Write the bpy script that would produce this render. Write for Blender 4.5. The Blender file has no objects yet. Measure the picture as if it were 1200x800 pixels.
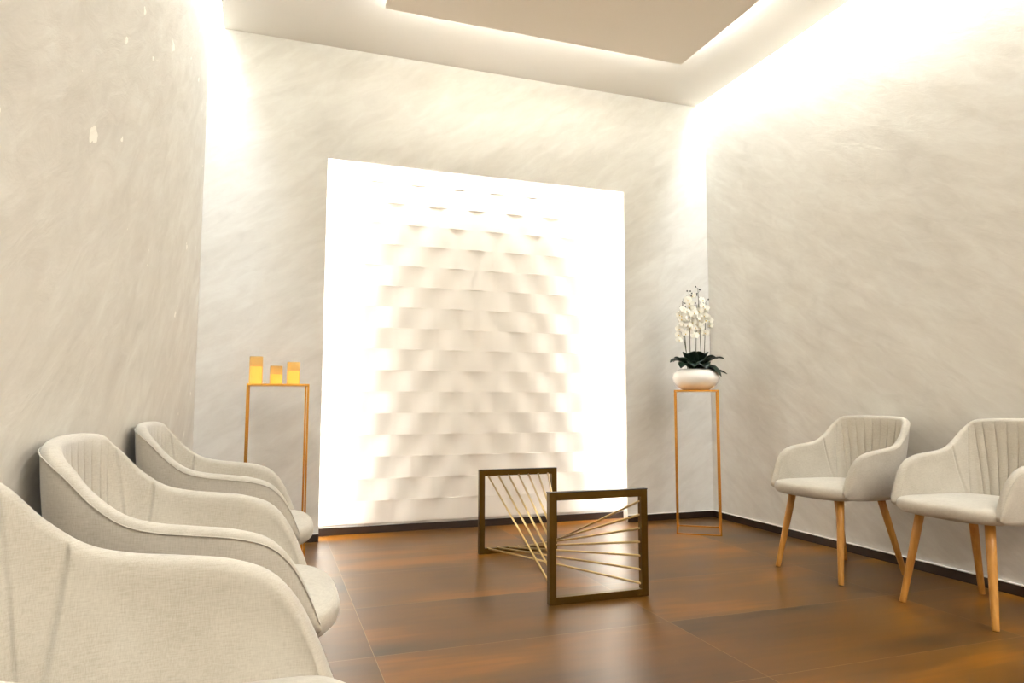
import bpy, bmesh, math, random
from mathutils import Vector, Matrix

S = bpy.context.scene
COL = S.collection
random.seed(7)

# ------------------------------------------------------------------ camera
cd = bpy.data.cameras.new('camera')
cam = bpy.data.objects.new('camera', cd); COL.objects.link(cam)
cd.sensor_width = 36.0; cd.lens = 805.0 / 1200.0 * 36.0; cd.clip_start = 0.02
r = Vector((0.94357035, -0.33116881, 0.00149105))
u = Vector((-0.0304144, -0.08217201, 0.99615397))
f = Vector((0.3297726, 0.93998669, 0.08760737))
M = Matrix((r, u, -f)).transposed().to_4x4()
M.translation = Vector((-3.3368, -4.68625, 0.9))
cam.matrix_world = M
S.camera = cam

# ------------------------------------------------------------------ view, world
S.view_settings.view_transform = 'Standard'
S.view_settings.look = 'None'
S.view_settings.exposure = 1.30
S.view_settings.gamma = 1.0
S.view_settings.use_curve_mapping = False
w = bpy.data.worlds.new('world'); S.world = w; w.use_nodes = True
w.node_tree.nodes['Background'].inputs[0].default_value = (1, .95, .88, 1)
w.node_tree.nodes['Background'].inputs[1].default_value = 0.05

# room: right corner of the back wall is the origin, y runs towards the camera (negative)
W = 3.7785; H = 3.333; YF = -7.6; HT = 3.52
NL, NR, NT, ND = -3.0158, -0.7642, 2.544, 0.19      # niche in the back wall
BB = 0.050
WHITE = (0.89, 0.935, 0.99); WARM = (1.0, 0.96, 0.90)

def area(name, loc, sx, sy, power, direction, color=WHITE, spread=math.pi):
    l = bpy.data.lights.new(name, 'AREA'); l.shape = 'RECTANGLE'
    l.size = sx; l.size_y = sy; l.energy = power; l.color = color; l.spread = spread
    o = bpy.data.objects.new(name, l); COL.objects.link(o); o.location = loc
    o.rotation_euler = Vector(direction).to_track_quat('-Z', 'Y').to_euler()
    return o

SLOT = 0.085
LY = (YF - 0) ; LM = YF / 2
# strips in the cove slots along both side walls (the long side runs along y)
COOL = (0.68, 0.84, 1.0)
area('cove_light', (-SLOT/2, LM, 3.47), 0.05, 7.5, 25, (0, 0, -1), COOL)
area('cove_light', (-W+SLOT/2, LM, 3.47), 0.05, 7.5, 25, (0, 0, -1), COOL)
# unseen fill lamps added behind the camera to brighten the room
FILL_POS = [(-1.1, -5.4), (-1.1, -6.8), (-2.6, -7.25)]

# ------------------------------------------------------------------ helpers
def tag(o, label=None, cat=None, group=None, kind=None):
    if label: o['label'] = label
    if cat: o['category'] = cat
    if group: o['group'] = group
    if kind: o['kind'] = kind
    return o

def thing(name, label, cat, loc=(0, 0, 0), rz=0, group=None):
    o = bpy.data.objects.new(name, None); COL.objects.link(o)
    o.location = loc; o.rotation_euler = (0, 0, rz); o.empty_display_size = .1
    return tag(o, label, cat, group)

def obj(name, bm, mat, parent=None, smooth=False, bevel=0, kind=None):
    me = bpy.data.meshes.new(name)
    bmesh.ops.recalc_face_normals(bm, faces=bm.faces)
    bm.to_mesh(me); bm.free()
    o = bpy.data.objects.new(name, me); COL.objects.link(o)
    me.materials.append(mat)
    if smooth:
        for p in me.polygons: p.use_smooth = True
    if bevel:
        b = o.modifiers.new('bevel', 'BEVEL'); b.width = bevel; b.segments = 2; b.limit_method = 'ANGLE'
    if parent: o.parent = parent
    if kind: o['kind'] = kind
    return o

def box(bm, x0, x1, y0, y1, z0, z1):
    v = [bm.verts.new(p) for p in ((x0,y0,z0),(x1,y0,z0),(x1,y1,z0),(x0,y1,z0),(x0,y0,z1),(x1,y0,z1),(x1,y1,z1),(x0,y1,z1))]
    for q in ((0,3,2,1),(4,5,6,7),(0,1,5,4),(1,2,6,5),(2,3,7,6),(3,0,4,7)):
        bm.faces.new([v[i] for i in q])

def tube(bm, pts, rad, n=10, cap=True):
    pts = [Vector(p) for p in pts]
    rs = rad if isinstance(rad, (list, tuple)) else [rad] * len(pts)
    prev = None; rings = []
    for i, p in enumerate(pts):
        d = (pts[min(i+1, len(pts)-1)] - pts[max(i-1, 0)]).normalized()
        if prev is None:
            a = Vector((1, 0, 0)) if abs(d.x) < .9 else Vector((0, 1, 0))
            e1 = d.cross(a).normalized()
        else:
            e1 = (prev - d * prev.dot(d)).normalized()
        e2 = d.cross(e1); prev = e1
        rings.append([bm.verts.new(p + rs[i] * (math.cos(2*math.pi*k/n) * e1 + math.sin(2*math.pi*k/n) * e2)) for k in range(n)])
    for a, b in zip(rings, rings[1:]):
        for k in range(n):
            bm.faces.new((a[k], a[(k+1) % n], b[(k+1) % n], b[k]))
    if cap:
        bm.faces.new(rings[0][::-1]); bm.faces.new(rings[-1])

def lathe(bm, prof, n=40, c=(0, 0)):
    rings = []
    for (rr, z) in prof:
        if rr < 1e-6: rings.append([bm.verts.new((c[0], c[1], z))])
        else: rings.append([bm.verts.new((c[0] + rr*math.cos(2*math.pi*k/n), c[1] + rr*math.sin(2*math.pi*k/n), z)) for k in range(n)])
    for a, b in zip(rings, rings[1:]):
        for k in range(n):
            k2 = (k+1) % n
            if len(a) == 1 and len(b) > 1: bm.faces.new((a[0], b[k2], b[k]))
            elif len(b) == 1 and len(a) > 1: bm.faces.new((a[k], a[k2], b[0]))
            elif len(a) > 1: bm.faces.new((a[k], a[k2], b[k2], b[k]))

def catmull(pts, n):
    pts = [Vector(p) for p in pts]; out = []; m = len(pts) - 1
    for j in range(n):
        t = j / (n - 1) * m; i = min(int(t), m - 1); t -= i
        p1, p2 = pts[i], pts[i+1]
        p0 = pts[i-1] if i > 0 else p1 * 2 - p2
        p3 = pts[i+2] if i + 2 <= m else p2 * 2 - p1
        out.append(0.5 * ((2*p1) + (p2-p0)*t + (2*p0-5*p1+4*p2-p3)*t*t + (3*p1-p0-3*p2+p3)*t*t*t))
    return out

def lin(c):
    return tuple((x/255/12.92 if x/255 <= .04045 else ((x/255+.055)/1.055)**2.4) for x in c) + (1,)

class NodeMat:
    def __init__(s, name):
        s.m = bpy.data.materials.new(name); s.m.use_nodes = True
        s.t = s.m.node_tree; s.b = s.t.nodes['Principled BSDF']
    def n(s, typ, **kw):
        nd = s.t.nodes.new(typ)
        for k, v in kw.items():
            if k.startswith('i_'):
                key = k[2:]; key = int(key) if key.isdigit() else key.replace('_', ' ')
                nd.inputs[key].default_value = v
            else: setattr(nd, k, v)
        return nd
    def l(s, a, b): s.t.links.new(a, b)
    def ramp(s, fac, stops):
        nd = s.n('ShaderNodeValToRGB'); e = nd.color_ramp.elements
        while len(e) < len(stops): e.new(.5)
        for el, (p, c) in zip(e, stops): el.position = p; el.color = c
        s.l(fac, nd.inputs[0]); return nd.outputs[0]
    def math(s, op, a, b=None):
        nd = s.n('ShaderNodeMath', operation=op)
        for i, v in enumerate((a, b)):
            if v is None: continue
            if isinstance(v, (int, float)): nd.inputs[i].default_value = v
            else: s.l(v, nd.inputs[i])
        return nd.outputs[0]
    def bump(s, h, strength, dist):
        nd = s.n('ShaderNodeBump'); nd.inputs['Strength'].default_value = strength; nd.inputs['Distance'].default_value = dist
        s.l(h, nd.inputs['Height']); s.l(nd.outputs[0], s.b.inputs['Normal'])

def plain(name, rgb, rough=.5, metal=0, spec=.5, noise=None, bump=None):
    k = NodeMat(name); k.b.inputs['Roughness'].default_value = rough; k.b.inputs['Metallic'].default_value = metal
    k.b.inputs['Specular IOR Level'].default_value = spec
    c = lin(rgb); k.b.inputs['Base Color'].default_value = c
    tc = k.n('ShaderNodeTexCoord')
    ns = k.n('ShaderNodeTexNoise', i_Scale=(noise or (6, .06))[0], i_Detail=4.0); k.l(tc.outputs['Object'], ns.inputs['Vector'])
    a = (noise or (6, .06))[1]
    k.l(k.ramp(ns.outputs[0], [(.3, tuple(x*(1-a) for x in c[:3])+(1,)), (.7, tuple(min(1, x*(1+a)) for x in c[:3])+(1,))]), k.b.inputs['Base Color'])
    if bump: k.bump(ns.outputs[0], bump[0], bump[1])
    return k.m

def wall_mat(name, glints=False):
    k = NodeMat(name); tc = k.n('ShaderNodeTexCoord'); sp = k.n('ShaderNodeSeparateXYZ'); k.l(tc.outputs['Object'], sp.inputs[0])
    uu = k.math('ADD', sp.outputs[0], sp.outputs[1]); cb = k.n('ShaderNodeCombineXYZ'); k.l(uu, cb.inputs[0]); k.l(sp.outputs[2], cb.inputs[1])
    mp = k.n('ShaderNodeMapping'); mp.inputs['Rotation'].default_value = (0, 0, math.radians(-32)); k.l(cb.outputs[0], mp.inputs[0])
    mp2 = k.n('ShaderNodeMapping'); mp2.inputs['Scale'].default_value = (1.6, 6.0, 1); k.l(mp.outputs[0], mp2.inputs[0])
    n1 = k.n('ShaderNodeTexNoise', i_Scale=1.0, i_Detail=6.0, i_Roughness=.62, i_Distortion=.6); k.l(mp2.outputs[0], n1.inputs[0])
    mp3 = k.n('ShaderNodeMapping'); mp3.inputs['Scale'].default_value = (5, 14.0, 1); k.l(mp.outputs[0], mp3.inputs[0])
    n2 = k.n('ShaderNodeTexNoise', i_Scale=1.0, i_Detail=4.0, i_Roughness=.6, i_Distortion=.8); k.l(mp3.outputs[0], n2.inputs[0])
    s = k.math('ADD', k.math('MULTIPLY', n1.outputs[0], .6), k.math('MULTIPLY', n2.outputs[0], .4))
    col = k.ramp(s, [(.30, lin((206, 200, 189))), (.50, lin((218, 213, 203))), (.68, lin((228, 225, 216)))])
    if glints:  # specular sparkles put into the colour as pale spots
        vo = k.n('ShaderNodeTexVoronoi', i_Scale=9.0); vo.feature = 'F1'
        mp4 = k.n('ShaderNodeMapping'); mp4.inputs['Scale'].default_value = (.55, 1, 1); k.l(mp.outputs[0], mp4.inputs[0])
        n3 = k.n('ShaderNodeTexNoise', i_Scale=11.0, i_Detail=3.0); k.l(mp4.outputs[0], n3.inputs[0])
        n4 = k.n('ShaderNodeTexNoise', i_Scale=1.3, i_Detail=0.0); k.l(mp.outputs[0], n4.inputs[0])
        m = k.math('MULTIPLY', k.math('GREATER_THAN', n3.outputs[0], .695), k.math('GREATER_THAN', n4.outputs[0], .46))
        mx = k.n('ShaderNodeMix', data_type='RGBA'); k.l(m, mx.inputs[0]); k.l(col, mx.inputs[6]); mx.inputs[7].default_value = lin((250, 246, 236)); col = mx.outputs[2]
    k.l(col, k.b.inputs['Base Color'])
    k.b.inputs['Roughness'].default_value = .62; k.b.inputs['Specular IOR Level'].default_value = .35
    k.bump(s, .24, .02)
    return k.m

def floor_mat():
    k = NodeMat('rust_tile'); tc = k.n('ShaderNodeTexCoord'); sp = k.n('ShaderNodeSeparateXYZ'); k.l(tc.outputs['Object'], sp.inputs[0])
    TX, TY, X0, Y0 = 1.2, .603, -2.96, -1.542
    gx = k.math('DIVIDE', k.math('SUBTRACT', sp.outputs[0], X0 - 12*TX), TX); gy = k.math('DIVIDE', k.math('SUBTRACT', sp.outputs[1], Y0 - 20*TY), TY)
    ix = k.math('FLOOR', gx); iy = k.math('FLOOR', gy); fx = k.math('FRACT', gx); fy = k.math('FRACT', gy)
    ex = k.math('MULTIPLY', k.math('MINIMUM', fx, k.math('SUBTRACT', 1.0, fx)), TX)
    ey = k.math('MULTIPLY', k.math('MINIMUM', fy, k.math('SUBTRACT', 1.0, fy)), TY)
    g = k.math('LESS_THAN', k.math('MINIMUM', ex, ey), .0011)
    rnd = k.n('ShaderNodeTexWhiteNoise', noise_dimensions='2D'); cb = k.n('ShaderNodeCombineXYZ'); k.l(ix, cb.inputs[0]); k.l(iy, cb.inputs[1]); k.l(cb.outputs[0], rnd.inputs['Vector'])
    off = k.n('ShaderNodeVectorMath', operation='SCALE'); off.inputs['Scale'].default_value = 13.0; k.l(rnd.outputs['Color'], off.inputs[0])
    ad = k.n('ShaderNodeVectorMath', operation='ADD'); k.l(tc.outputs['Object'], ad.inputs[0]); k.l(off.outputs[0], ad.inputs[1])
    mp = k.n('ShaderNodeMapping'); mp.inputs['Scale'].default_value = (1.1, 3.6, 1); k.l(ad.outputs[0], mp.inputs[0])
    n1 = k.n('ShaderNodeTexNoise', i_Scale=.8, i_Detail=3.0, i_Roughness=.5, i_Distortion=.15); k.l(mp.outputs[0], n1.inputs[0])
    mp2 = k.n('ShaderNodeMapping'); mp2.inputs['Scale'].default_value = (2, 30, 1); k.l(ad.outputs[0], mp2.inputs[0])
    n2 = k.n('ShaderNodeTexNoise', i_Scale=1.0, i_Detail=3.0); k.l(mp2.outputs[0], n2.inputs[0])
    s = k.math('ADD', k.math('MULTIPLY', n1.outputs[0], .86), k.math('MULTIPLY', n2.outputs[0], .14))
    col = k.ramp(s, [(.30, lin((58, 38, 12))), (.42, lin((88, 56, 16))), (.55, lin((106, 68, 14))), (.66, lin((140, 86, 10))), (.78, lin((84, 56, 18)))])
    mx = k.n('ShaderNodeMix', data_type='RGBA'); k.l(g, mx.inputs[0]); k.l(col, mx.inputs[6]); mx.inputs[7].default_value = lin((142, 112, 72))
    k.l(mx.outputs[2], k.b.inputs['Base Color'])
    k.l(k.math('ADD', k.math('MULTIPLY', s, .10), .27), k.b.inputs['Roughness'])
    k.b.inputs['Specular IOR Level'].default_value = .42
    k.bump(k.math('SUBTRACT', k.math('MULTIPLY', s, .25), g), .12, .002)
    return k.m

def emit(name, color, strength):
    k = NodeMat(name); k.b.inputs['Base Color'].default_value = (.9, .9, .9, 1)
    k.b.inputs['Emission Color'].default_value = tuple(color) + (1,); k.b.inputs['Emission Strength'].default_value = strength
    return k.m

def fabric_mat():
    k = NodeMat('oatmeal_fabric'); tc = k.n('ShaderNodeTexCoord')
    def fibre(sc):
        mp = k.n('ShaderNodeMapping'); mp.inputs['Scale'].default_value = sc; k.l(tc.outputs['Object'], mp.inputs[0])
        n = k.n('ShaderNodeTexNoise', i_Scale=1.0, i_Detail=2.0); k.l(mp.outputs[0], n.inputs[0]); return n.outputs[0]
    a = fibre((60, 60, 700)); b = fibre((700, 700, 60)); c = fibre((9, 9, 9))
    s = k.math('ADD', k.math('MULTIPLY', a, .5), k.math('MULTIPLY', b, .5))
    t = k.math('ADD', k.math('MULTIPLY', s, .7), k.math('MULTIPLY', c, .3))
    k.l(k.ramp(t, [(.30, lin((168, 158, 141))), (.5, lin((185, 176, 159))), (.70, lin((199, 191, 175)))]), k.b.inputs['Base Color'])
    k.b.inputs['Roughness'].default_value = .9; k.b.inputs['Sheen Weight'].default_value = .25; k.b.inputs['Specular IOR Level'].default_value = .2
    k.bump(s, .25, .0012)
    return k.m

def wood_mat():
    k = NodeMat('oak_leg'); tc = k.n('ShaderNodeTexCoord'); mp = k.n('ShaderNodeMapping'); mp.inputs['Scale'].default_value = (60, 60, 5); k.l(tc.outputs['Object'], mp.inputs[0])
    n = k.n('ShaderNodeTexNoise', i_Scale=1.0, i_Detail=4.0, i_Distortion=.4); k.l(mp.outputs[0], n.inputs[0])
    k.l(k.ramp(n.outputs[0], [(.3, lin((176, 118, 46))), (.7, lin((206, 150, 72)))]), k.b.inputs['Base Color'])
    k.b.inputs['Roughness'].default_value = .42
    return k.m

MW = wall_mat('suede_plaster'); MWL = wall_mat('suede_plaster_glints', True)
MC = plain('ceiling_paint', (230, 223, 212), .8, noise=(2, .01))
MCP = plain('ceiling_panel_paint', (226, 215, 198), .8, noise=(2, .01))
MF = floor_mat(); MB = plain('dark_baseboard', (44, 27, 15), .38, noise=(9, .25))
MTRIM = plain('white_edge', (240, 234, 224), .5)
MT = plain('gypsum_relief', (238, 231, 219), .75, noise=(3, .015))
MFAB = fabric_mat(); MWOOD = wood_mat()
MGOLD = plain('polished_gold', (222, 162, 72), .24, 1.0, noise=(12, .05))
MBRASS = plain('brushed_brass', (100, 77, 34), .36, 1.0, noise=(30, .04))
MROD = plain('satin_brass_rod', (216, 192, 138), .34, 1.0, noise=(30, .08))
MDARK = plain('black_pad', (24, 20, 16), .4)

# ------------------------------------------------------------------ room shell
bm = bmesh.new(); box(bm, -W-.2, .2, YF-.2, .5, -.1, 0); obj('floor', bm, MF, kind='structure')
TH = .02   # lip of the back wall around the niche, the niche widens behind it
bm = bmesh.new()
box(bm, -W, NL-.06, 0, .3, 0, HT); box(bm, NR+.06, 0, 0, .3, 0, HT); box(bm, NL-.06, NR+.06, 0, .3, NT+.06, HT)
box(bm, NL-.06, NL, 0, TH, 0, NT+.06); box(bm, NR, NR+.06, 0, TH, 0, NT+.06); box(bm, NL, NR, 0, TH, NT, NT+.06)
box(bm, NL-.06, NR+.06, ND+.0, .3, 0, NT+.06)
obj('wall_back', bm, MW, kind='structure')
bm = bmesh.new(); box(bm, -W-.2, -W, YF, .3, 0, HT); obj('wall_left', bm, MWL, kind='structure')
bm = bmesh.new(); box(bm, 0, .2, YF, .3, 0, HT); obj('wall_right', bm, MW, kind='structure')
bm = bmesh.new(); box(bm, -W-.2, .2, YF-.2, YF, 0, HT); obj('wall_front', bm, MW, kind='structure')
bm = bmesh.new(); box(bm, -W+SLOT, -SLOT, YF, 0, H, H+.06); box(bm, -W-.2, .2, YF-.2, .3, HT, HT+.1)
obj('ceiling', bm, MC, kind='structure')

def baseboard(name, a, b, nrm):
    bm = bmesh.new(); n = Vector(nrm) * .010
    x0, x1 = sorted((a[0], b[0])); y0, y1 = sorted((a[1], b[1]))
    if n.x: x0, x1 = sorted((x0, x0 + n.x))
    else: y0, y1 = sorted((y0, y0 + n.y))
    box(bm, x0, x1, y0, y1, 0, BB); o = obj(name, bm, MB, kind='structure', bevel=.001)
    return (x0, x1, y0, y1)
t = 1
for nm, a, b, nr in (('baseboard_left', (-W, YF), (-W, 0), (1, 0)), ('baseboard_right', (0, YF), (0, 0), (-1, 0)), ('baseboard_front', (-W, YF), (0, YF), (0, 1)),
                     ('baseboard_back', (-W+.01, 0), (NL, 0), (0, -1)), ('baseboard_back', (NR, 0), (-.01, 0), (0, -1)), ('baseboard_niche', (NL-.06, ND), (NR+.06, ND), (0, -1))):
    x0, x1, y0, y1 = baseboard(nm, a, b, nr)
    if nm == 'baseboard_niche': continue
    bm = bmesh.new(); e = .003
    if nr[0]: box(bm, x0 - (e if nr[0] < 0 else 0), x1 + (e if nr[0] > 0 else 0), y0, y1, BB, BB+.005)
    else: box(bm, x0, x1, y0 - (e if nr[1] < 0 else 0), y1 + (e if nr[1] > 0 else 0), BB, BB+.005)
    obj('trim_%d' % t, bm, MTRIM, kind='structure'); t += 1

# floating ceiling panel hung below the ceiling, with light on its upper edge
PX0, PX1, PY1, PY0, PZ = -2.765, -.74, -.79, -4.6, 3.21
pn = thing('ceiling_panel', 'flat beige rectangular panel floating just below the ceiling', 'ceiling panel', ((PX0+PX1)/2, (PY0+PY1)/2, PZ))
hx, hy = (PX1-PX0)/2, (PY1-PY0)/2
bm = bmesh.new(); box(bm, -hx, hx, -hy, hy, 0, .022); obj('panel', bm, MCP, pn)
bm = bmesh.new(); box(bm, -hx+.25, hx-.25, -hy+.25, hy-.25, .022, H-PZ); obj('hanger', bm, MCP, pn)
for (x, y, sx, sy) in (((PX0+PX1)/2, PY1-.15, hx*2-.2, .03), ((PX0+PX1)/2, PY0+.15, hx*2-.2, .03), (PX0+.15, (PY0+PY1)/2, .03, hy*2-.2), (PX1-.15, (PY0+PY1)/2, .03, hy*2-.2)):
    area('panel_edge_light', (x, y, PZ+.026), sx, sy, 26 * max(sx, sy) / 3, (0, 0, 1), (.80, .90, 1.0))

# cove strips: diffusers recessed in the slots along the side walls
MLED = emit('cove_led', WHITE, 14)
for nm, x in (('right', -SLOT/2), ('left', -W+SLOT/2)):
    bm = bmesh.new(); box(bm, x-.03, x+.03, YF+.02, -.005, 3.475, 3.49)
    tag(obj('led_strip', bm, MLED), 'white LED strip glowing in the ceiling slot along the %s wall' % nm, 'light strip')

# added fill lamps behind the camera, each with a made-up ceiling fitting
for i, (x, y) in enumerate(FILL_POS):
    bm = bmesh.new(); lathe(bm, [(0, H-.004), (.09, H-.004), (.10, H-.008), (.11, H-.006), (.115, H)], 32)
    for v in bm.verts: v.co.x += x; v.co.y += y
    obj('trim_%d' % (20 + i), bm, MTRIM, kind='structure')  # disc dressing the added fill lamp
    area('fill_light', (x, y, H-.012), .17, .17, 25 if x > -2 else 9, (0, 0, -1), WARM)

# ------------------------------------------------------------------ lit niche with relief tiles
def tri(x):            # soft trapezoid wave, 1 at the crown, 0 in the dip
    q = abs(((x / .3005) % 1.0) - .5) * 2      # 1 at x=0, 0 at half period
    q = min(1, max(0, (q - .06) / .86)); return q*q*(3-2*q)
Z0, ROW, AMP = .0696, .1504, .015
FY = ND - .008
def relief(r, x): # distance the face stands off the niche back
    ph = -2.513 if (r % 2) == 0 else -2.363
    return tri(x - ph) * AMP
nrow = 17; xa, xb = NL-.0575, NR+.0575; nx = 360
bm = bmesh.new()
for k in range(nrow):
    z0 = Z0 + ROW*k; z1 = min(z0 + ROW, NT + .055)
    if z1 <= z0: break
    rr = (k + 1)
    nz = 4; grid = []
    for j in range(nz+1):
        zz = z0 + (z1-z0)*j/nz; tilt = 0.0 if j else 0.0
        grid.append([bm.verts.new((xa + (xb-xa)*i/nx, FY - relief(rr, xa + (xb-xa)*i/nx) * (1 - .10*j/nz), zz)) for i in range(nx+1)])
    for j in range(nz):
        for i in range(nx): bm.faces.new((grid[j][i], grid[j][i+1], grid[j+1][i+1], grid[j+1][i]))
    lo = [bm.verts.new((v.co.x, ND-.0005, z0)) for v in grid[0]]; hi = [bm.verts.new((v.co.x, ND-.0005, z1)) for v in grid[-1]]
    for i in range(nx):
        bm.faces.new((lo[i], lo[i+1], grid[0][i+1], grid[0][i])); bm.faces.new((grid[-1][i], grid[-1][i+1], hi[i+1], hi[i]))
me = bpy.data.meshes.new('relief_panel'); bm.to_mesh(me); bm.free(); me.materials.append(MT)
rp = bpy.data.objects.new('relief_panel', me); COL.objects.link(rp)
tag(rp, 'white panel of staggered wavy relief tiles in the glowing wall niche', 'wall panel')
MLN = emit('niche_led', (.96, .975, 1.0), 18)
MLT = emit('niche_top_led', (.96, .975, 1.0), 10)
for nm, bx in (('left side', (NL-.055, NL-.035, .022, .05, .07, NT)), ('right side', (NR+.035, NR+.055, .022, .05, .07, NT)), ('top', (NL, NR, .022, .05, NT+.035, NT+.055))):
    bm = bmesh.new(); box(bm, *bx)
    tag(obj('led_strip', bm, MLT if nm == 'top' else MLN), 'white LED strip tucked behind the %s edge of the wall niche' % nm, 'light strip')

# ------------------------------------------------------------------ upholstered armchair
HALF_TOP = [(.246,.268,.452),(.256,.243,.52),(.266,.206,.588),(.274,.162,.630),(.281,.10,.651),(.282,.03,.661),(.279,-.04,.670),(.274,-.098,.687),(.267,-.15,.724),(.257,-.197,.772),(.236,-.237,.806),(.20,-.257,.820),(.13,-.269,.826),(.065,-.275,.828),(0,-.276,.828)]
HALF_BOT = [(.240,.258,.425),(.246,.235,.415),(.248,.205,.41),(.249,.165,.406),(.248,.11,.404),(.244,.04,.402),(.237,-.025,.40),(.227,-.08,.40),(.212,-.125,.40),(.19,-.165,.40),(.16,-.19,.40),(.125,-.205,.40),(.08,-.214,.40),(.04,-.218,.40),(0,-.219,.40)]
def mirror(h): return h + [(-x, y, z) for x, y, z in h[-2::-1]]
SEAMS = [0, .057, -.057, .114, -.114, .171, -.171, .215, -.215]
def shell_bm():
    N = 901
    top = catmull(mirror(HALF_TOP), N); bot = catmull(mirror(HALF_BOT), N)
    bm = bmesh.new(); rings = []; rim = []
    NO, NR_, NI = 12, 7, 14
    for i in range(N):
        T, B = top[i], bot[i]
        tg = top[min(i+1, N-1)] - top[max(i-1, 0)]; tg.z = 0; tg.normalize()
        n = Vector((-tg.y, tg.x, 0))
        if n.dot(Vector((T.x, T.y, 0)) - Vector((0, .05, 0))) < 0: n = -n
        hgt = T.z - B.z; th = min(.036, hgt * .7); R = th / 2
        ring = []
        def P(v):
            p = B.lerp(T, v); return p + n * (.014 * math.sin(math.pi * v) - .002)
        vt = 1 - R / hgt
        for j in range(NO): ring.append(P(vt * j / (NO-1)))
        c = P(vt) - n * R
        for j in range(1, NR_):
            a = math.pi * j / NR_
            ring.append(c + n * (R * math.cos(a)) + Vector((0, 0, R * math.sin(a) * 1.0)))
        rim.append(P(vt) + n * .0015 + Vector((0, 0, R * .15)))
        xs = T.x
        back = max(0, min(1, (.235 - abs(xs)) / .03)) if T.y < 0 else 0
        for j in range(NI):
            v = vt * (1 - j / (NI-1))
            g = 0
            if back > 0:
                d = min(abs(xs - s) for s in SEAMS)
                puff = .5 - .5 * math.cos(2*math.pi*min(d, .0275)/.055)
                g = (-.0062 * math.exp(-(d/.0032)**2) + .0022 * puff) * back * min(1, j / 2.5)
            # seam where the arm meets the back, slanting forward as it rises
            if T.y < .1:
                sy = -.147 + .027 * v
                pp = P(v)
                dd = abs(pp.y - sy)
                if abs(xs) > .2: g -= .0075 * (math.exp(-(dd/.0028)**2) + .8 * math.exp(-((pp.y + .145 + .075 * v)/.0028)**2))
            ring.append(P(v) - n * (th + g + .004 * math.sin(math.pi * v)))
        rings.append([bm.verts.new(p) for p in ring])
    m = len(rings[0])
    for a, b in zip(rings, rings[1:]):
        for k in range(m): bm.faces.new((a[k], a[(k+1) % m], b[(k+1) % m], b[k]))
    bm.faces.new(rings[0][::-1]); bm.faces.new(rings[-1])
    return bm, rim
SEAT = [(0,.322),(.07,.320),(.13,.312),(.18,.296),(.215,.276),(.238,.250),(.247,.215),(.247,.16),(.243,.08),(.236,0),(.225,-.06),(.207,-.12),(.18,-.16),(.13,-.188),(.06,-.198),(0,-.20)]
def seat_bm():
    pts = [Vector((x, y, 0)) for x, y in SEAT] + [Vector((-x, y, 0)) for x, y in SEAT[-2:0:-1]]
    pts = catmull(pts + [pts[0]], 121)[:-1]
    c = Vector((0, .05, 0)); bm = bmesh.new(); rings = []
    prof = [(.0, .402), (.5, .402), (.86, .404), (.95, .409), (.985, .419), (1, .432), (1, .444), (.99, .455), (.972, .4625), (.94, .468), (.85, .474), (.6, .480), (.3, .483), (0, .484)]
    for s, z in prof:
        if s == 0: rings.append([bm.verts.new((c.x, c.y, z))]); continue
        rings.append([bm.verts.new((c.x + (p.x-c.x)*s, c.y + (p.y-c.y)*s, z - (.012 if p.y < -.0 else 0) * 0)) for p in pts])
    n = len(pts)
    for a, b in zip(rings, rings[1:]):
        for k in range(n):
            k2 = (k+1) % n
            if len(a) == 1: bm.faces.new((a[0], b[k], b[k2]))
            elif len(b) == 1: bm.faces.new((a[k], a[k2], b[0]))
            else: bm.faces.new((a[k], a[k2], b[k2], b[k]))
    return bm, [Vector((c.x + (p.x-c.x)*1.0, c.y + (p.y-c.y)*1.0, .4325)) for p in pts]

def make_chair():
    t = thing('armchair', 'x', 'chair')
    bm, rim = shell_bm(); obj('backrest', bm, MFAB, t, smooth=True)
    bm = bmesh.new(); tube(bm, rim[6:-6:4], .0014, 6); obj('piping', bm, MFAB, t, smooth=True)
    bm, edge = seat_bm(); obj('seat', bm, MFAB, t, smooth=True)
    for sx in (1, -1):
        for ft in (1, 0):
            bm = bmesh.new()
            a, b = ((sx*.160, .198, .41), (sx*.213, .272, 0)) if ft else ((sx*.143, -.100, .41), (sx*.190, -.200, 0))
            A, B = Vector(a), Vector(b)
            tube(bm, [A, A.lerp(B, .3), A.lerp(B, .985), B], [.0195, .0185, .0135, .0125], 20)
            lg = obj('leg', bm, MWOOD, t, smooth=True)
            for p in lg.data.polygons: p.use_smooth = len(p.vertices) == 4
            bm = bmesh.new(); lathe(bm, [(0, 0), (.0115, 0), (.0115, .004), (0, .004)], 16, (B.x, B.y)); obj('foot_pad', bm, MDARK, lg)
            lg['label'] = 'tapered oak leg'
    return t

def dup(root, loc, rz, label, group=None):
    r = root.copy(); COL.objects.link(r); r.location = loc; r.rotation_euler = (0, 0, rz); r['label'] = label
    if group: r['group'] = group
    for ch in list(root.children):
        c = ch.copy(); COL.objects.link(c); c.parent = r
        for g in list(ch.children):
            d = g.copy(); COL.objects.link(d); d.parent = c
    return r

chair = make_chair()
RX, LX = -.385, -3.492
chair.location = (RX, -1.710, 0); chair.rotation_euler = (0, 0, math.radians(92.6))
chair['label'] = 'oatmeal fabric armchair on oak legs against the right wall, nearer the orchid stand'
chair['group'] = 'armchairs along the right wall'
dup(chair, (RX+.055, -2.46, 0), math.pi/2, 'oatmeal armchair with oak legs at the right edge, cut off by the frame')
GL = 'armchairs along the left wall'
dup(chair, (LX, -1.96, 0), -math.pi/2, 'oatmeal armchair on the left, farthest back, beside the candle stand', GL)
dup(chair, (LX, -2.95, 0), -math.pi/2, 'oatmeal armchair in the middle of the left row, seams showing on its backrest', GL)
dup(chair, (LX, -3.74, 0), -math.pi/2, 'oatmeal armchair nearest the camera, filling the lower left corner', GL)

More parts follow.
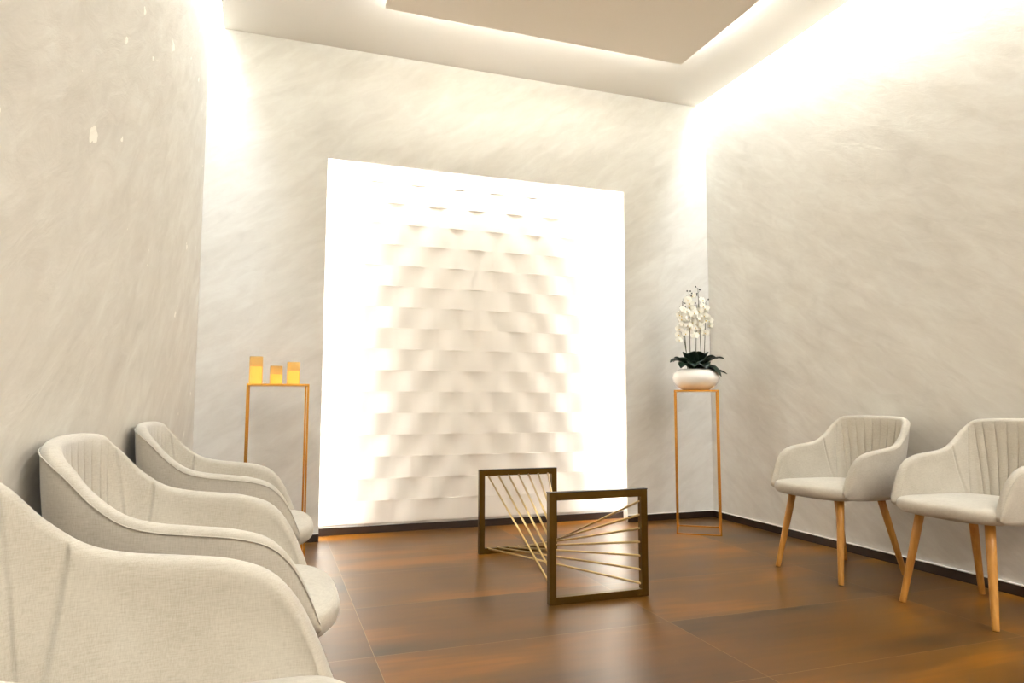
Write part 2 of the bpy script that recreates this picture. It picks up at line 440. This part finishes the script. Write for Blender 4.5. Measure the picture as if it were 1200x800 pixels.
# ------------------------------------------------------------------ coffee table of two square frames and crossing rods
X0, X1, YN, YB, HH = -2.140, -1.640, -1.785, -.665, .490
ct = thing('coffee_table', 'brass coffee table base of two square frames joined by crossed rods', 'table', ((X0+X1)/2, (YN+YB)/2, 0))
cx, cy = (X0+X1)/2, (YN+YB)/2; hw = (X1-X0)/2; b_ = .033
for (ya, yb) in ((YN-cy, YN-cy+.032), (YB-cy-.032, YB-cy)):
    bm = bmesh.new()
    box(bm, -hw, -hw+b_, ya, yb, 0, HH); box(bm, hw-b_, hw, ya, yb, 0, HH)
    box(bm, -hw+b_, hw-b_, ya, yb, HH-b_, HH); box(bm, -hw+b_, hw-b_, ya, yb, 0, b_)
    fr = obj('frame', bm, MBRASS, ct, bevel=.0012)
    bm = bmesh.new(); box(bm, -hw-.001, hw+.001, ya-.001, yb+.001, HH, HH+.004); obj('top_pad', bm, MDARK, fr)['label'] = 'thin black pad along the top of the frame'
yn, yf = YN-cy+.016, YB-cy-.016
for i in range(7):
    q = i / 6
    xt = -hw + .055 + q * (2*hw - .11)
    zl = .055 + q * (HH - .11)
    for A, B in (((xt, yf, HH-b_+.004), (-hw+b_-.004, yn, zl)), ((xt, yf, b_-.004), (hw-b_+.004, yn, zl))):
        bm = bmesh.new(); tube(bm, [A, B], .0054, 10); obj('rod', bm, MROD, ct, smooth=True)

# ------------------------------------------------------------------ plant stands
def stand(label, loc, rz, sx, sy, h):
    t = thing('pedestal_stand', label, 'stand', loc, rz, 'gold wire stands by the back wall')
    e = .011; x, y = sx/2, sy/2
    bm = bmesh.new(); box(bm, -x, x, -y, y, h-.012, h); obj('top', bm, MGOLD, t, bevel=.001)
    for a in (-1, 1):
        for c in (-1, 1):
            bm = bmesh.new(); box(bm, *sorted((a*x, a*(x-e))), *sorted((c*y, c*(y-e))), 0, h-.012); obj('leg', bm, MGOLD, t)
        bm = bmesh.new(); box(bm, -x+e, x-e, *sorted((a*y, a*(y-e))), 0, e*.8); obj('base_bar', bm, MGOLD, t)
        bm = bmesh.new(); box(bm, *sorted((a*x, a*(x-e))), -y+e, y-e, 0, e*.8); obj('base_bar', bm, MGOLD, t)
    return t
SR = (-.465, -.476); SRA = math.radians(-34)
stand('tall gold stand by the right corner holding the white orchid pot', (SR[0], SR[1], 0), SRA, .30, .33, .985)
SLX, SLY = -3.295, -.45
stand('tall gold stand left of the glowing niche holding three candles', (SLX, SLY, 0), 0, .335, .30, 1.0)

# ------------------------------------------------------------------ candles
MWAX = NodeMat('amber_wax'); k = MWAX; k.b.inputs['Base Color'].default_value = lin((240, 180, 80)); k.b.inputs['Roughness'].default_value = .6
tc = k.n('ShaderNodeTexCoord'); ns = k.n('ShaderNodeTexNoise', i_Scale=14.0); k.l(tc.outputs['Object'], ns.inputs[0])
k.l(k.ramp(ns.outputs[0], [(.3, (1.0, .50, .07, 1)), (.7, (1.0, .60, .13, 1))]), k.b.inputs['Emission Color']); k.b.inputs['Emission Strength'].default_value = .7
MWAX = MWAX.m
k = NodeMat('amber_glass'); k.b.inputs['Base Color'].default_value = lin((252, 226, 165)); k.b.inputs['Roughness'].default_value = .12; k.b.inputs['Transmission Weight'].default_value = .75; k.b.inputs['IOR'].default_value = 1.2
MGLS = k.m
for dx, dy, rr, hh, fill, lab in ((-.123, -.02, .037, .158, .62, 'tallest glowing amber candle in glass, left of the three'), (-.012, .03, .036, .108, .52, 'shortest glowing amber candle in glass, between the other two'),
                                 (.083, -.01, .037, .130, .60, 'medium-height glowing amber candle in glass, right of the three')):
    t = thing('candle', lab, 'candle', (SLX+dx, SLY+dy, 1.0005), 0, 'candles on the gold stand')
    bm = bmesh.new(); lathe(bm, [(0, 0), (rr-.001, 0), (rr, .002), (rr, hh-.001), (rr-.001, hh), (rr-.002, hh-.001), (rr-.002, .0025), (0, .0025)], 36); obj('glass_holder', bm, MGLS, t, smooth=False)
    hc = hh * fill
    bm = bmesh.new(); lathe(bm, [(0, .003), (rr-.0035, .003), (rr-.0035, hc), (rr-.006, hc+.002), (.012, hc-.003), (0, hc-.004)], 36); obj('wax', bm, MWAX, t)
    bm = bmesh.new(); tube(bm, [(0, 0, hc-.004), (.001, 0, hc+.006), (.003, 0, hc+.014)], .0011, 6); obj('wick', bm, MDARK, t)

# ------------------------------------------------------------------ orchid
MPOT = plain('white_glaze', (246, 240, 230), .12, noise=(4, .01)); MLEAF = plain('dark_leaf', (26, 44, 30), .35, noise=(14, .3))
MSTEM = plain('stem_green', (70, 72, 36), .6); MPET = plain('orchid_petal', (250, 246, 232), .6, noise=(8, .02)); MBUD = plain('dark_bud', (44, 40, 26), .5)
MLIP = plain('orchid_lip', (226, 196, 96), .6); MSOIL = plain('moss', (38, 40, 24), .95, noise=(40, .4), bump=(.6, .01))
ZP = .9855
orch = thing('potted_orchid', 'white orchid with dark leaves in a round white bowl on the gold stand', 'plant', (SR[0], SR[1], ZP))
bm = bmesh.new(); lathe(bm, [(0, 0), (.075, 0), (.100, .006), (.135, .03), (.158, .060), (.165, .088), (.158, .116), (.138, .138), (.112, .150), (.106, .148), (.106, .142), (.13, .132), (.15, .11), (.155, .088), (.148, .064), (.12, .034), (0, .02)], 64)
obj('pot', bm, MPOT, orch, smooth=True)
bm = bmesh.new(); lathe(bm, [(0, .139), (.06, .137), (.112, .131)], 32); obj('moss', bm, MSOIL, orch, smooth=True)
def leaf(az, ln, wd, rise, droop):
    bm = bmesh.new(); n = 12; rows = []
    d = Vector((math.cos(az), math.sin(az), 0)); s = Vector((-d.y, d.x, 0))
    for i in range(n+1):
        q = i / n; wq = wd * (math.sin(math.pi * (.10 + .90*q) ** 1.15) ** .65 if i < n else .05)
        z = rise * math.sin(q * math.pi * .62) - droop * q * q
        c = d * (.015 + ln * q) + Vector((0, 0, .138 + z))
        rows.append([bm.verts.new(c + s * wq * a + Vector((0, 0, abs(a) * wq * .35))) for a in (-1, -.6, -.25, 0, .25, .6, 1)])
    for a, b in zip(rows, rows[1:]):
        for k in range(6): bm.faces.new((a[k], a[k+1], b[k+1], b[k]))
    o = obj('leaf', bm, MLEAF, orch, smooth=True); m = o.modifiers.new('s', 'SOLIDIFY'); m.thickness = .003
    return o
# camera sees the pot from about azimuth -124 deg; image right is about -19 deg
for az, ln, wd, ri, dr in ((-12, .205, .034, .095, .0), (-26, .205, .036, .02, .04), (-58, .175, .066, .055, .095), (-95, .135, .066, .065, .05), (-128, .13, .068, .075, .045), (-158, .165, .060, .07, .05), (176, .185, .062, .085, .02),
                           (-85, .10, .055, .12, .0), (120, .16, .06, .10, .02), (70, .16, .06, .10, .02), (25, .16, .055, .095, .02), (-150, .12, .055, .12, .0), (-40, .14, .055, .10, .01)):
    leaf(math.radians(az), ln, wd, ri, dr)
def petal(bm, c, ax, up, ln, wd, mat_cup=.2):
    rows = []; s = ax.cross(up).normalized()
    for i, (q, wq) in enumerate(((0, .25), (.3, .85), (.6, 1), (.85, .7), (1, .12))):
        rows.append([bm.verts.new(c + up * ln * q + s * wd * wq * a + ax * (.25 * ln * q * q * -1 + .12 * wd * abs(a))) for a in (-1, 0, 1)])
    for a, b in zip(rows, rows[1:]):
        for k in range(2): bm.faces.new((a[k], a[k+1], b[k+1], b[k]))
def flower(c, ax, sz, par):
    up0 = Vector((0, 0, 1)); up0 = (up0 - ax * up0.dot(ax)).normalized(); sd = ax.cross(up0)
    bm = bmesh.new()
    for k, (ang, l, w_) in enumerate(((90, 1, .42), (210, .95, .38), (330, .95, .38), (15, 1.05, .62), (165, 1.05, .62))):
        a = math.radians(ang); petal(bm, c + ax * .001 * k, ax, up0 * math.sin(a) + sd * math.cos(a), sz * l, sz * w_)
    f_ = obj('flower', bm, MPET, par, smooth=True)
    f_.data.materials.append(MLIP); n0 = len(f_.data.polygons)
    bm = bmesh.new(); bm.from_mesh(f_.data)
    r_ = bmesh.ops.create_icosphere(bm, subdivisions=1, radius=sz*.17)
    for v in r_['verts']: v.co += c + ax * sz * .12 - up0 * sz * .12
    bm.to_mesh(f_.data); bm.free()
    for p in f_.data.polygons[n0:]: p.material_index = 1
    return f_
rnd = random.Random(3)
toward = Vector((-.57, -.82, 0))
side = Vector((.944, -.331, 0))
HS = 1.27
for si, (bx, by, tx, ht, lean) in enumerate(((-.055, 0, -.085, .50, 0), (-.035, .02, -.035, .56, 0), (.0, .0, .02, .48, 1), (.045, .01, .03, .575, 0), (.06, -.01, .085, .50, 0), (-.045, -.02, -.10, .43, 1))):
    ht *= HS; b = side * bx + toward * by; tp = side * tx + toward * (by + .03)
    pts = [b + Vector((0, 0, .135)), b.lerp(tp, .3) + Vector((0, 0, .135 + .3*(ht-.135))), b.lerp(tp, .75) + Vector((0, 0, .135 + .72*(ht-.135))), tp + Vector((0, 0, ht))]
    cv = catmull(pts, 16)
    bm = bmesh.new(); tube(bm, cv, [.0032 - .0016*i/15 for i in range(16)], 8); st = obj('stem', bm, MSTEM, orch, smooth=True)
    for k in range(9):
        q = .54 + .34 * k / 8; p = cv[min(15, int(q * 15))]
        dirv = (toward * rnd.uniform(.5, 1) + side * rnd.uniform(-.9, .9) + Vector((0, 0, rnd.uniform(-.15, .35)))).normalized()
        off = side * rnd.uniform(-.038, .038) + toward * rnd.uniform(-.005, .03) + Vector((0, 0, rnd.uniform(-.012, .012)))
        flower(p + off, dirv, rnd.uniform(.027, .034), st)
    for k in range(6):
        p = cv[15 - k // 2] + side * (rnd.choice((-1, 1)) * rnd.uniform(.008, .022)) + Vector((0, 0, rnd.uniform(-.01, .022)))
        bm = bmesh.new(); bmesh.ops.create_icosphere(bm, subdivisions=2, radius=.0048)
        for v in bm.verts: v.co = Vector((v.co.x, v.co.y, v.co.z * 1.35)) + p
        tube(bm, [cv[15 - k // 2], p], .0008, 5)
        obj('bud', bm, MBUD, st, smooth=True)
